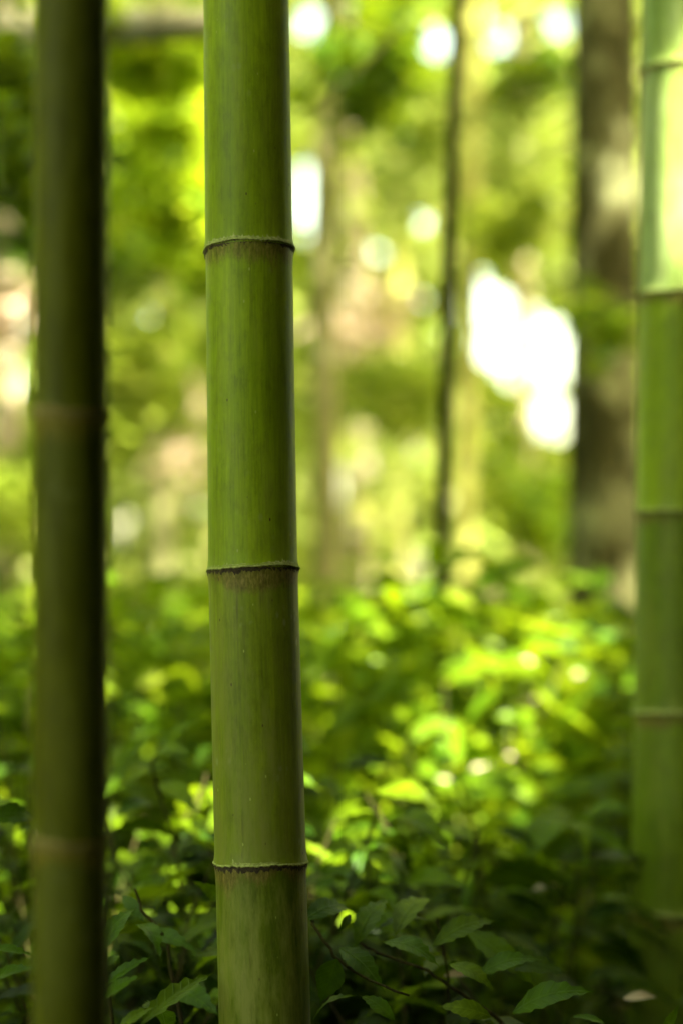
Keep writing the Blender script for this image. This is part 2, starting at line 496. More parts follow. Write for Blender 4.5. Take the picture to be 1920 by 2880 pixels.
def culm(name, pts, radii, label, mats, group, detail=True, nmats=None, seed=1, fronts=None, cat='bamboo'):
    """pts: node points from the ground upwards, radii at each"""
    root = empty(name, pts[0], label, cat, group)
    rt = Matrix.Translation(pts[0]).inverted()
    for i in range(len(pts) - 1):
        a, b = Vector(pts[i]), Vector(pts[i + 1])
        ax = (b - a).normalized()
        me = internode_mesh(radii[i], radii[i + 1] * 0.992, (b - a).length, seed * 50 + i, 72 if detail else 28)
        mt = mats[min(i, len(mats) - 1)] if isinstance(mats, list) else mats
        mtx = rt @ Matrix.Translation(b) @ align(ax)
        link('internode', me, mt, root, mtx)
    for i in range(1, len(pts) - 1):
        ax = (Vector(pts[i + 1]) - Vector(pts[i - 1])).normalized()
        lip, gr, hair = node_meshes(radii[i], seed * 70 + i, k=180 if detail else 48, front=(fronts or {}).get(i, 0.0))
        mtx = rt @ Matrix.Translation(pts[i]) @ align(ax)
        nm = nmats or (M_node, M_groove)
        nd = link('node_ring', lip, nm[0], root, mtx)
        link('groove', gr, nm[1], nd)
        if detail: tag(link('fringe', hair, M_hair, nd), kind='stuff')
    return root


def grow(px_nodes, Y0, lean, r_px, below, above, step_up=0.33):
    """node points from pixel rows on a culm that stands about Y0 away and leans back by `lean` per metre of height"""
    vis = []
    for (px, py) in px_nodes:
        p = P(px, py, Y0)
        for _ in range(3):
            p = P(px, py, Y0 + lean * (p.z - EYE.z))
        vis.append(p)
    vis.sort(key=lambda p: p.z)
    d_lo = (vis[1] - vis[0]).normalized()
    pts = []
    p = vis[0].copy(); s = below; low = []
    while p.z > 0.06:
        p = p - d_lo * s; s *= 0.86
        if p.z < -0.05: p = p + d_lo * ((-0.05 - p.z) / d_lo.z)
        low.append(p.copy())
        if len(low) > 20 or p.z <= -0.049: break
    pts = low[::-1] + vis
    d_up = (vis[-1] - vis[-2]).normalized(); p = vis[-1].copy(); s = step_up
    while p.z < above:
        p = p + d_up * s + Vector((0.0, 0.0, 0)); s = min(s * 1.03, 0.42)
        pts.append(p.copy())
    radii = [r_px * (1.0 + 0.03 * (EYE.z - q.z)) for q in pts]
    return pts, radii


BG = 'bamboo culms standing in the foreground'
pts, rad = grow([(701, 703), (712, 1602), (733, 2424)], 2.70, 0.035, 0.0500, 0.31, 7.5, 0.355)
nl = len([p for p in pts if p.z < P(712, 1602, 2.7).z - 0.05])
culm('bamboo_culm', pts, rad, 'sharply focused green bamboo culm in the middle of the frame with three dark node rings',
     [M_culm_foot_shaded] * (nl - 1) + [M_culm_old_shaded] + [M_culm], BG, seed=3, fronts={nl + 1: .0042, nl: .001, nl - 1: -.0005})

pts, rad = grow([(201, 1160), (200, 2362)], 1.93, 0.0, 0.0305, 0.30, 7.0, 0.36)
culm('bamboo_culm', pts, rad, 'blurred thin dark bamboo culm nearest the left edge, in front of the shrub leaves', M_culm_dark, BG, seed=5, nmats=(M_node_tan, M_node_tan))
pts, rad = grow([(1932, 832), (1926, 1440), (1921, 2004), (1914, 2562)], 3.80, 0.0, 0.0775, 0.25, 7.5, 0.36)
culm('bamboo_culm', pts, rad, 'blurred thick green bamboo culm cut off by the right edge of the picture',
     [M_culm_shade if p.z < P(1925, 1700, 3.8).z else (M_culm if p.z < P(1925, 600, 3.8).z - .2 else M_culm_sheen) for p in pts], BG, seed=8, nmats=(M_node, M_node_soft))


# ------------------------------------------------------------------ leaves
def leaf_mesh(name, w=0.36, serr=0.016, n=13, arch=0.10, fold=0.28, peak=0.42, tip=1.6, twist=0.0):
    """one leaf, length 1 along +x; toothed edge, folded on the midrib"""
    V, Fs = [], []
    for i in range(n + 1):
        t = i / n
        a = (t / peak) if t < peak else 1 - (t - peak) / (1 - peak)
        a = max(a, 0)
        hw = 0.5 * w * (math.sin(a * math.pi / 2) ** (0.75 if t < peak else 1.0)) * (1 if t < peak else a ** (0.22 * tip))
        if 0 < i < n: hw += serr * (1 if i % 2 else -0.6)
        if i in (0, n): hw = 0.004
        z0 = arch * math.sin(math.pi * t)
        tw = twist * t
        for sx, m in ((-1, 1.0), (-1, 0.5), (0, 0), (1, 0.5), (1, 1.0)):
            y = sx * m * hw
            z = abs(y) * fold * (1.0 if m < 0.9 else 0.85) + 0.012 * math.sin(9 * t * 3.14 + sx) * m
            V.append((t + (0.02 if i % 2 and m > .9 else 0), y * math.cos(tw) - z * math.sin(tw), z0 + z * math.cos(tw) + y * math.sin(tw)))
    for i in range(n):
        for j in range(4):
            a = i * 5 + j
            Fs.append((a, a + 5, a + 6, a + 1))
    me = mesh_np(name, np.array(V), np.array(Fs))
    return me


LEAVES = [leaf_mesh('leaf', 0.30, 0.014, 13, 0.08, 0.3), leaf_mesh('leaf', 0.36, 0.016, 13, 0.16, 0.2, 0.45),
          leaf_mesh('leaf', 0.30, 0.012, 13, 0.05, 0.5, 0.40, 2.0, 0.5), leaf_mesh('leaf', 0.32, 0.014, 13, 0.20, 0.35, 0.4, 1.8, -0.4),
          leaf_mesh('leaf', 0.27, 0.012, 13, 0.12, 0.25, 0.45, 2.0)]
L_ROUND = leaf_mesh('leaf', 0.62, 0.010, 13, 0.05, 0.15, 0.42, 1.5)
L_LONG = leaf_mesh('leaf', 0.24, 0.018, 13, 0.05, 0.55, 0.48, 1.5)
for me in LEAVES + [L_ROUND, L_LONG]: me.materials.append(M_leaf_near)
LEAVES_Y = []
for me in LEAVES:
    c = me.copy(); c.materials.clear(); c.materials.append(M_leaf_young); LEAVES_Y.append(c)


def leaf_matrix(base, direction, normal, length):
    x = Vector(direction).normalized()
    n = Vector(normal)
    z = (n - x * n.dot(x))
    if z.length < 1e-3: z = Vector((0, -1, 0.2)) - x * Vector((0, -1, 0.2)).dot(x)
    z.normalize()
    y = z.cross(x)
    m = Matrix((x, y, z)).transposed().to_4x4() @ Matrix.Scale(length, 4)
    m.translation = base
    return m


def mass(name, cen, size, mat, parent=None, up=0.5, droop=0.0, wid=0.36, kind='stuff', seed=0):
    """many leaf-shaped faces in one mesh: cen (n,3), size (n,)"""
    rg = np.random.default_rng(seed)
    n = len(cen)
    d = rg.normal(0, 1, (n, 3)); d[:, 2] = d[:, 2] * 0.45 - droop
    d /= np.linalg.norm(d, axis=1)[:, None]
    nn = rg.normal(0, 1, (n, 3)) + np.array([0, 0, up * 2.4])
    nn -= d * (nn * d).sum(1)[:, None]
    nn /= np.linalg.norm(nn, axis=1)[:, None] + 1e-9
    s = np.cross(nn, d)
    sz = size[:, None]
    c = cen
    w = wid * sz / 2
    v = [c - d * sz / 2, c - d * sz * .15 + s * w + nn * w * .3, c + d * sz * .2 + s * w * .8 + nn * w * .2, c + d * sz / 2 - nn * sz * .08,
         c + d * sz * .2 - s * w * .8 + nn * w * .2, c - d * sz * .15 - s * w + nn * w * .3]
    V = np.stack(v, 1).reshape(-1, 3)
    b = np.arange(n) * 6
    Fq = np.concatenate([np.stack([b, b + 1, b + 2, b + 3], 1), np.stack([b, b + 3, b + 4, b + 5], 1)])
    me = mesh_np(name, V, Fq, False)
    o = link(name, me, mat, parent)
    if kind: tag(o, kind=kind)
    return o


# where the photograph shows bright sky between the trees (pixel ellipses; leaves beyond 5 m keep clear)
GAPS = [(1440, 955, 122, 78), (1425, 895, 50, 48), (1322, 845, 28, 74), (1368, 895, 56, 66), (1552, 1000, 60, 60), (1540, 1180, 62, 46), (1470, 1040, 55, 42),
        (858, 560, 10, 110), (870, 60, 22, 34), (1228, 128, 20, 28), (1350, 45, 20, 30), (1432, 112, 28, 22), (1568, 62, 20, 18),
        (960, 1360, 18, 45), (345, 1480, 8, 34), (52, 1065, 14, 32), (6, 1215, 18, 40), (1180, 1610, 12, 24),
        (5, 1660, 12, 50), (1300, 1400, 4, 80), (1190, 625, 10, 10), (12, 625, 8, 12), 
        (1190, 830, 6, 6), (1060, 720, 5, 6),
        (1290, 1180, 6, 8), (1150, 1260, 6, 10), (1120, 1480, 6, 14), (350, 1700, 5, 30), (430, 900, 4, 4), (470, 1260, 4, 5), (560, 1430, 5, 6), (60, 900, 6, 12), (1250, 970, 5, 5)]


def clear_of_gaps(c, grow_=1.0, size=0.0):
    px, py = to_px(c)
    mg = 0.36 * size * F / np.maximum(c[:, 1], 1.0)
    k = np.ones(len(c), bool)
    for (gx, gy, a, b) in GAPS:
        k &= ((px - gx) / (a * grow_ + mg)) ** 2 + ((py - gy) / (b * grow_ + mg)) ** 2 > 1
    return k


# ------------------------------------------------------------------ near shrubs, leaf by leaf
def top_z(x, d):
    t = np.interp(d, [2.2, 2.6, 3.0, 3.6, 4.4, 5.2, 6, 10, 16], [0.40, 0.50, 0.62, 0.77, 0.90, 0.99, 1.02, 1.08, 1.22])
    left = np.clip(-x / max(0.14 * d, 0.1), -1, 1)
    return t + 0.05 * left * (1.0 if d < 4.5 else 0.3)


def shrub(x, y, h, n_stem, n_leaf, spread, label, group, young=0.3, seed=0, name='leafy_shrub', lsize=(0.075, 0.145), keep=None):
    rr = random.Random(seed)
    g = float(gz(x, y))
    root = empty(name, (x, y, g), label, 'shrub', group)
    inv = Matrix.Translation((x, y, g)).inverted()
    count = 0
    for s in range(n_stem):
        az = rr.uniform(0, 2 * math.pi)
        hh = h * rr.uniform(0.72, 1.0)
        out = spread * rr.uniform(0.3, 1.0)
        pts = []
        m = 7
        for i in range(m + 1):
            t = i / m
            pts.append(Vector((math.cos(az) * out * t ** 1.5 + rr.gauss(0, 0.006), math.sin(az) * out * t ** 1.5 + rr.gauss(0, 0.006), (hh) * (t ** 0.85))))
        if keep and not keep(Vector((x, y, g)) + pts[-1]): continue
        link('stem', tube_mesh('stem', pts, [0.0042 * (1 - 0.7 * i / m) for i in range(m + 1)], 6, seed=seed), M_stem, root)
        per = n_leaf // n_stem
        for k in range(per):
            t = 0.28 + 0.72 * (k + rr.random() * 0.6) / per
            t = min(t, 1.0)
            i = min(int(t * m), m - 1); f = t * m - i
            b = pts[i].lerp(pts[i + 1], f)
            a2 = az + (1 if k % 2 else -1) * rr.uniform(0.5, 1.3) + rr.gauss(0, .25)
            tw = rr.uniform(0.02, 0.09) * (1.2 - t * .7)
            off = Vector((math.cos(a2) * tw, math.sin(a2) * tw, 0.3 * tw))
            dr = Vector((math.cos(a2), math.sin(a2), rr.uniform(-0.75, 0.15)))
            nr = Vector((rr.gauss(0, .45), rr.gauss(-.1, .45), 1.0))
            wb = Vector((x, y, g)) + b + off
            if keep and not keep(wb): continue
            src = rr.choice(LEAVES_Y if rr.random() < young * (t ** 2) * 1.6 else LEAVES)
            link('leaf', src, None, root, leaf_matrix(b + off, dr, nr, rr.uniform(*lsize)))
            count += 1
    return root


# pale dry leaves that lie open to view: px, py, distance, length
dry_px = [(910, 1925, 5.2, .045), (918, 1955, 5.2, .05), (1222, 1750, 6.5, .08), (1300, 1725, 6.5, .13), (1462, 1860, 5.8, .09), (1590, 1905, 5.2, .06),
          (1400, 2140, 4.7, .05), (1425, 2170, 4.7, .045), (1325, 2165, 4.7, .04), (1332, 2205, 4.7, .04), (1390, 2190, 4.7, .035), (1497, 2503, 3.5, .035),
          (1215, 2205, 4.6, .035), (1485, 2050, 5.0, .04), (1750, 2810, 3.1, .045), (1245, 2745, 3.0, .035), (1440, 1990, 5.0, .06), (1645, 2285, 3.7, .02)]


def sees_dry(c, m=14):
    px, py = to_px(c)
    k = np.ones(len(c), bool)
    for (a_, b_, Y_, l_) in dry_px:
        k &= ~((c[:, 1] < Y_) & (np.hypot(px - a_, py - b_) < m + 0.55 * l_ / Y_ * F + 0.03 * F / np.maximum(c[:, 1], 1)))
    return k


def dark_hole(p):
    # low gap in the plants beside the right culm, and nothing in front of the middle culm or right at the lens
    px, py = to_px(np.array([tuple(p)]))
    if not sees_dry(np.array([tuple(p)]))[0]: return False
    if p.y < 2.9 and 520 < px[0] < 925 and p.y > 1.6: return False
    if p.y < 3.6 and 1440 < px[0] < 1800 and 2350 < py[0] < 2760: return False
    if p.y < 2.92: return False
    if p.y < 3.75 and px[0] > 1760 and py[0] < 2800: return False
    if p.y < 4.75 and 1290 < px[0] < 1460 and 2110 < py[0] < 2235: return False
    if p.y < 5.1 and abs(px[0] - 910) < 35 and abs(py[0] - 1930) < 35: return False
    if p.y < 3.5 and ((px[0] - 1497) / 70) ** 2 + ((py[0] - 2503) / 60) ** 2 < 1: return False
    return True


UNDER = 'leafy shrubs growing below the bamboo'
near = [(-0.52, 2.75, 'bottom left'), (-0.30, 3.05, ''), (-0.12, 3.35, ''), (0.12, 3.05, ''), (0.36, 3.1, ''), (0.27, 3.55, ''),
        (-0.42, 3.6, ''), (0.02, 3.85, ''), (0.50, 3.85, ''), (-0.22, 4.2, ''), (0.28, 4.35, ''), (-0.55, 4.5, ''), (0.62, 4.6, ''),
        (0.19, 4.85, ''), (-0.34, 3.35, ''), (0.10, 3.4, '')]
LBL = ['leafy shrub at the far left edge, behind the thin left bamboo culm',
       'leafy shrub with glossy leaves at the bottom, between the left and middle culms',
       'shrub directly behind the foot of the middle bamboo culm',
       'dark leafy shrub at the bottom, just right of the middle bamboo culm',
       'low dark shrub at the bottom, halfway between the middle and the right culm',
       'olive green shrub behind the dark leaves, halfway between the middle and right culm',
       'taller bright green shrub behind the thin left culm',
       'light green shrub rising behind the right side of the middle culm',
       'shrub with large soft leaves just left of the thick right culm',
       'lime green shrub between left and middle culm, above the dark leaves',
       'blurred green shrub in the middle of the right hand undergrowth',
       'blurred lime shrub at the left edge of the undergrowth',
       'blurred green shrub partly behind the thick right culm',
       'blurred lime shrub under the foot of the dark slim sapling',
       'shrub with curved green leaves above the lowest leaves, between left and middle culm',
       'yellowish green shrub right of the middle culm, above the round leaf']
for i, (x, y, _) in enumerate(near):
    g = float(gz(x, y))
    h = float(top_z(x, y)) - g
    if i == 13: h += .12
    shrub(x, y, h * 1.0, 7 if y < 4 else 6, 150 if y < 4 else 110, 0.26 + 0.03 * (y - 2.5), LBL[i], UNDER, young=0.15 + 0.28 * max(0, y - 3.0), seed=30 + i, keep=dark_hole)

# leaves the photograph shows singly, on three nearer sprigs
def leaf_px(root, org, b, t, Yb, Yt, nrm, mesh):
    B = P(b[0], b[1], Yb); T = P(t[0], t[1], Yt)
    link('leaf', mesh, None, root, leaf_matrix(B - org, T - B, nrm, (T - B).length))


def sprig(name, stem_px, label, leaves):
    pts = [P(*q) for q in stem_px]
    foot = Vector((pts[0].x, pts[0].y + 0.05, float(gz(pts[0].x, pts[0].y))))
    root = empty(name, foot, label, 'shrub', UNDER)
    mid = pts[0].lerp(foot, 0.5) + Vector((0.02, 0.04, 0))
    allp = [foot - foot, mid - foot] + [p - foot for p in pts]
    fine = []
    for i in range(len(allp) - 1):
        for k in range(4): fine.append(allp[i].lerp(allp[i + 1], k / 4) + Vector((random.gauss(0, .0012), random.gauss(0, .0012), 0)))
    fine.append(allp[-1])
    n = len(fine)
    link('stem', tube_mesh('stem', fine, [0.0035 - 0.0022 * i / n for i in range(n)], 6), M_stem, root)
    for (b, t, Yb, Yt, nrm, me) in leaves: leaf_px(root, foot, b, t, Yb, Yt, nrm, me)
    return root


UP = (0.1, -0.5, 1); FR = (0.1, -1, 0.35); LF = (-0.5, -0.6, 0.8)
SPR = []
for me in LEAVES + [L_ROUND, L_LONG]:
    c = me.copy(); c.materials.clear(); c.materials.append(M_leaf_sprig); SPR.append(c)
L0, L1, L2, L3, L4, L_ROUND, L_LONG = SPR
sprig('leafy_shrub', [(330, 2960, 2.62), (300, 2760, 2.62), (290, 2640, 2.64)],
      'sprig of toothed dark green leaves reaching from behind the thin left culm, at the bottom', [
    ((290, 2672), (383, 2556), 2.62, 2.66, (-0.3, -1, 0.2), L3),
    ((292, 2775), (428, 2690), 2.62, 2.62, (-0.2, -0.75, 0.9), L_LONG),
    ((290, 2815), (398, 2742), 2.60, 2.58, (-0.2, -0.6, 0.9), L2),
    ((300, 2720), (340, 2688), 2.63, 2.66, UP, L4),
    ((395, 2885), (600, 2738), 2.60, 2.66, (-0.45, -0.95, 0.8), L_LONG),
    ((330, 2900), (440, 2830), 2.58, 2.60, UP, L0),
    ((470, 2905), (395, 2840), 2.70, 2.62, UP, L1),
    ((300, 2700), (110, 2700), 2.66, 2.60, UP, L2)])
sprig('leafy_shrub', [(-60, 2960, 2.62), (-70, 2720, 2.62), (-60, 2660, 2.62)],
      'sprig of narrow green leaves entering from the left edge near the bottom', [
    ((-40, 2668), (100, 2690), 2.62, 2.62, (0, -0.6, 1), L_LONG), ((-30, 2760), (105, 2722), 2.62, 2.60, (0, -0.7, .9), L0),
    ((-40, 2300), (100, 2300), 2.9, 2.95, (0.2, -1, .5), L1)])
sprig('leafy_shrub', [(520, 2960, 2.86), (470, 2640, 2.86), (400, 2560, 2.86), (380, 2500, 2.86)],
      'sprig with folded yellow green leaves hanging between the left and middle culms', [
    ((388, 2600), (455, 2705), 2.84, 2.78, (0.4, -1, 0.4), L3), ((405, 2622), (560, 2680), 2.88, 2.84, (0.1, -0.9, .7), L4),
    ((610, 2530), (535, 2475), 2.88, 2.84, (0, -1, .4), L3), ((500, 2790), (620, 2860), 2.86, 2.80, (0.2, -1, .5), L1),
    ((345, 2520), (410, 2600), 2.90, 2.86, (0.2, -1, .3), L4)])
sprig('leafy_shrub', [(862, 2960, 2.80), (855, 2560, 2.82), (880, 2600, 2.80), (940, 2690, 2.76), (1010, 2745, 2.74), (1150, 2800, 2.72)],
      'sprig with a round light green leaf at the bottom, just right of the middle culm', [
    ((948, 2696), (900, 2822), 2.73, 2.72, (0.1, -1, 0.35), L_ROUND),
    ((850, 2590), (985, 2560), 2.80, 2.86, (0, -0.9, .9), L1), ((985, 2572), (950, 2625), 2.84, 2.82, (.2, -1, .3), L0),
    ((955, 2665), (1080, 2790), 2.78, 2.74, (0.3, -1, 0.45), L1), ((1000, 2660), (1092, 2530), 2.84, 2.9, (-0.4, -1, .5), L1),
    ((880, 2870), (1000, 2800), 2.74, 2.7, UP, L4)])
sprig('leafy_shrub', [(1500, 2980, 2.86), (1400, 2870, 2.86), (1290, 2790, 2.84), (1200, 2730, 2.82), (1060, 2680, 2.84), (1010, 2650, 2.84)],
      'arching brown twig with broad dark leaves across the bottom right', [
    ((1080, 2650), (1235, 2720), 2.80, 2.76, (0.1, -0.7, 1), L1), ((1110, 2630), (1215, 2530), 2.86, 2.94, (-0.5, -1, .6), L1),
    ((1215, 2660), (1395, 2590), 2.84, 2.86, (-0.2, -0.9, .9), L1), ((1340, 2745), (1520, 2700), 2.80, 2.80, (-.2, -0.8, 1), L1),
    ((1262, 2712), (1390, 2790), 2.78, 2.76, (0.2, -.8, .9), L1), ((1440, 2850), (1670, 2790), 2.76, 2.74, (-.1, -.9, 1), L1),
    ((1110, 2870), (1010, 2800), 2.72, 2.74, (0.4, -1, .4), L1), ((1380, 2860), (1230, 2830), 2.74, 2.74, (0.2, -1, .5), L1),
    ((1860, 2900), (1910, 2820), 2.76, 2.76, (0.3, -1, .4), L2), ((1700, 2880), (1600, 2860), 2.74, 2.74, UP, L0)])
sprig('leafy_shrub', [(1600, 2960, 3.7), (1620, 2500, 3.7), (1615, 2310, 3.7)],
      'drooping pair of large soft green leaves left of the thick right culm', [
    ((1600, 2300), (1462, 2455), 3.66, 3.55, (-.5, -1, .7), LEAVES_Y[1]), ((1612, 2310), (1650, 2430), 3.62, 3.55, (.1, -1, .6), LEAVES_Y[3]),
    ((1630, 2300), (1790, 2290), 3.66, 3.6, (.1, -.8, 1), LEAVES_Y[1]), ((1610, 2290), (1490, 2290), 3.7, 3.66, (0, -.7, 1), LEAVES_Y[0]),
    ((1640, 2330), (1780, 2420), 3.66, 3.6, (.3, -1, .6), LEAVES_Y[0])])
sprig('leafy_shrub', [(560, 2960, 3.3), (500, 2400, 3.3), (430, 2150, 3.3), (470, 2090, 3.3)],
      'sprig of bright green young leaves standing up left of the middle culm', [
    ((470, 2100), (572, 2022), 3.3, 3.3, (-.4, -1, .5), LEAVES_Y[3]), ((330, 2140), (438, 2068), 3.3, 3.3, (-.4, -1, .6), LEAVES_Y[2]),
    ((430, 2130), (540, 2120), 3.3, 3.25, (0, -.9, .9), LEAVES_Y[1]), ((430, 2160), (330, 2220), 3.3, 3.25, (-.2, -1, .7), LEAVES_Y[1]),
    ((450, 2200), (560, 2290), 3.3, 3.22, (.3, -1, .5), LEAVES_Y[0]), ((430, 2260), (320, 2300), 3.3, 3.25, (0, -.8, .9), L1)])
sprig('leafy_shrub', [(1060, 2960, 3.4), (1030, 2400, 3.4), (1070, 2250, 3.4)],
      'sprig with a light green leaf lying level right of the middle culm', [
    ((1060, 2225), (1240, 2275), 3.4, 3.35, (0.1, -.9, .8), LEAVES_Y[1]), ((1030, 2390), (1120, 2480), 3.4, 3.3, (.3, -1, .5), LEAVES_Y[0]),
    ((1020, 2380), (900, 2400), 3.4, 3.35, (0, -1, .7), LEAVES_Y[1]), ((1090, 2500), (1330, 2500), 3.4, 3.3, (0, -.8, 1), LEAVES_Y[4]),
    ((880, 2500), (1010, 2450), 3.3, 3.35, (-.2, -1, .7), L1)])


# ------------------------------------------------------------------ undergrowth further off: bushes, each with stems and a foliage part
BUSH = 'bushes of the sunlit undergrowth further back'
bush_spots = []
for row, (yy, nn_) in enumerate([(5.4, 5), (6.4, 6), (7.6, 6), (9.0, 7), (10.8, 7), (13.0, 8)]):
    for k in range(nn_):
        w = 0.22 * yy + 0.25
        bush_spots.append((-w + 2 * w * (k + 0.5 + 0.4 * (random.random() - .5)) / nn_, yy + random.uniform(-.35, .35), row))
bush_spots += [(0.20, 4.9, 0), (-0.10, 4.95, 0), (0.52, 5.0, 0), (-0.45, 4.95, 0)]
WHERE = ['nearest row', 'second row', 'third row', 'fourth row', 'fifth row', 'rearmost row']
for i, (x, y, row) in enumerate(bush_spots):
    g = float(gz(x, y))
    h = float(top_z(x, y)) - g + random.uniform(-.08, .06)
    if (x, y) == (0.20, 4.9): h += .13
    px = float(to_px(np.array([[x, y, g + h]]))[0][0])
    if px < 0 or px > 1920: lb = 'blurred undergrowth bush outside the picture'
    elif px < 330: lb = 'blurred lime undergrowth bush at the left, %s' % WHERE[row]
    elif px < 640: lb = 'blurred undergrowth bush between left and middle culm, %s' % WHERE[row]
    elif px < 860: lb = 'blurred undergrowth bush behind the middle culm, %s' % WHERE[row]
    elif px < 1250: lb = 'blurred undergrowth bush right of the middle culm, %s' % WHERE[row]
    elif px < 1560: lb = 'blurred undergrowth bush left of the mottled tree trunk, %s' % WHERE[row]
    else: lb = 'blurred undergrowth bush below the mottled tree trunk, %s' % WHERE[row]
    if (x, y) == (0.20, 4.9): lb = 'tall blurred bush hiding the foot of the slim dark sapling'
    root = empty('undergrowth_bush', (x, y, g), lb, 'bush', BUSH)
    n = 750
    rg = np.random.default_rng(400 + i)
    r = np.cbrt(rg.uniform(0.15, 1, n))
    u = rg.normal(0, 1, (n, 3)); u /= np.linalg.norm(u, axis=1)[:, None]
    wd = 0.42 + 0.05 * (y - 5)
    c = u * r[:, None] * np.array([wd, wd, h * 0.52]) + np.array([0, 0, h * 0.50])
    c[:, 2] = np.maximum(c[:, 2], 0.04)
    c[:, 2] += 0.05 * np.sin(c[:, 0] * 14 + i) * np.sin(c[:, 1] * 12)
    kp = clear_of_gaps(c + np.array([x, y, g]), 1.0) & (sees_dry(c + np.array([x, y, g])) | ((x, y) == (0.20, 4.9)))
    c = c[kp]
    mass('foliage', c, rg.uniform(0.06, 0.12, len(c)), M_lime if (row < 1 and -.25 < x < .3) or rg.random() < (.35 if row < 3 else .2) else M_shrub, root, up=0.6, seed=900 + i, wid=0.42)
    for s in range(4):
        a = rg.uniform(0, 6.28); e = Vector((math.cos(a) * wd * .6, math.sin(a) * wd * .6, h * .8))
        link('stem', tube_mesh('stem', [Vector((0, 0, 0)), e * .5 + Vector((0, 0, h * .12)), e], [0.008, 0.006, 0.002], 5), M_stem, root)

# pale dry leaves caught on the undergrowth, which glint in the sun flecks
DRY = []
M_dry1 = M_dry
dl = leaf_mesh('dry_leaf', 0.30, 0.004, 6, 0.15, 0.3)
dl.materials.append(M_dry1)
DRY_LABELS = ['large white glinting leaf just right of the middle culm', 'pale leaf directly below the large white glint right of the middle culm',
              'pale peach leaf high in the undergrowth, near the foot of the dark sapling', 'elongated pale pink leaf high in the undergrowth, right of the peach leaf',
              'tan dry leaf below the bright clearing, left of the mottled trunk foot', 'small peach leaf below the foot of the mottled trunk',
              'brightest white leaf of the small cluster right of centre', 'cream leaf touching the brightest white leaf at its lower right',
              'small tan leaf at the upper left of the cluster right of centre', 'small tan leaf at the lower left of the cluster right of centre',
              'tan leaf just below the brightest white leaf of the cluster', 'round pinkish leaf in the dark hollow left of the right culm',
              'dull pinkish leaf left of the glinting cluster', 'faint tan leaf above and right of the glinting cluster',
              'pinkish brown leaf at the bottom, touching the foot of the right culm', 'pale leaf caught behind the arching brown twig at the bottom',
              'greyish dry leaf above the glinting cluster', 'tiny pale dry leaf at the heart of the drooping large leaves']
for i, (px, py, Yd, s) in enumerate(dry_px):
    p = P(px, py, Yd)
    th = random.uniform(-.5, .5)
    o = link('dry_leaf', dl, None, None, leaf_matrix(p, (1, 0.2 * math.sin(i), th), (SUNV * 0.7 + Vector((0, -.5, .1))), s))
    tag(o, DRY_LABELS[i], 'dry leaf', 'dry leaves caught on the undergrowth')


# ------------------------------------------------------------------ trees
def blob(cx, cy, cz, rx, ry, rz, n, rg):
    u = rg.normal(0, 1, (n, 3)); u /= np.linalg.norm(u, axis=1)[:, None]
    return u * np.cbrt(rg.uniform(0.05, 1, n))[:, None] * np.array([rx, ry, rz]) + np.array([cx, cy, cz])


def tree(name, px_top, px_bot, Y, diam, mat, label, cat='tree', group=None, height=9.0, crown=M_wood, n_leaf=2500, seed=0, wob=0.0, py=(0, 1640), crown_r=1.8, k=20, leafsize=(.12, .2)):
    a = P(px_bot, py[1], Y); b = P(px_top, py[0], Y)
    sl = (b - a) / (b.z - a.z)
    g = float(gz(a.x, Y)) - 0.05
    foot = a + sl * (g - a.z)
    root = empty(name, foot, label, cat, group)
    rg = np.random.default_rng(seed)
    pts, rad = [], []
    n = 24
    for i in range(n + 1):
        t = i / n
        z = height * t
        q = sl * z
        pts.append(Vector((q.x + wob * math.sin(z * 2.3 + seed) , q.y + wob * math.sin(z * 1.7 + 2), z)))
        rad.append(diam / 2 * (1 - 0.45 * t) * (1 + 0.35 * math.exp(-z / 0.25)))
    link('trunk', tube_mesh('trunk', pts, rad, k, 0.035, seed), mat, root)
    top = pts[-1]
    cs = []
    for j in range(7):
        i0 = int(n * rg.uniform(0.68, 0.95))
        az = rg.uniform(0, 6.28); ln = crown_r * rg.uniform(.5, 1)
        e = pts[i0] + Vector((math.cos(az) * ln, math.sin(az) * ln, rg.uniform(.3, 1.2)))
        link('branch', tube_mesh('branch', [pts[i0], pts[i0].lerp(e, .5) + Vector((0, 0, .12)), e], [rad[i0] * .45, rad[i0] * .3, rad[i0] * .08], 7), mat, root)
        cs.append(blob(e.x, e.y, e.z, crown_r * .6, crown_r * .6, crown_r * .4, n_leaf // 8, rg))
    cs.append(blob(top.x, top.y, top.z, crown_r * .8, crown_r * .8, crown_r * .5, n_leaf // 8, rg))
    c = np.concatenate(cs)
    kp = clear_of_gaps(c + np.array(foot), 1.0, .16) | (c[:, 1] + foot.y < 0)
    c = c[kp]
    tag(mass('crown', c, rg.uniform(*leafsize, len(c)), crown, root, seed=seed), kind='stuff')
    return root


TG = 'tree trunks of the grove behind the bamboo'
tree('tree', 1698, 1702, 8.0, 0.262, M_bark, 'thick mottled brown tree trunk with lichen, left of the right culm', group=TG, seed=11, height=8)
tree('tree', 940, 900, 9.0, 0.105, M_bark_tan, 'soft tan tree trunk just right of the middle culm', group=TG, seed=12, height=8.5, wob=.02)
tree('sapling', 1290, 1236, 5.2, 0.031, M_bark_dark, 'slim dark sapling between the middle culm and the mottled trunk', cat='sapling', group=TG, seed=13, height=6.0, wob=0.006, crown_r=.9, n_leaf=900, k=12, leafsize=(.08, .13))
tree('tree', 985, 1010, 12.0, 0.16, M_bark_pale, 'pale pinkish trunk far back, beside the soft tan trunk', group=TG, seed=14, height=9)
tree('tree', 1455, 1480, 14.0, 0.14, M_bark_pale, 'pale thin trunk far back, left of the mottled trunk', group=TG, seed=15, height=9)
tree('tree', 470, 455, 11.0, 0.12, M_bark_tan, 'brown blurred trunk seen between the left and middle culms', group=TG, seed=16, height=9)
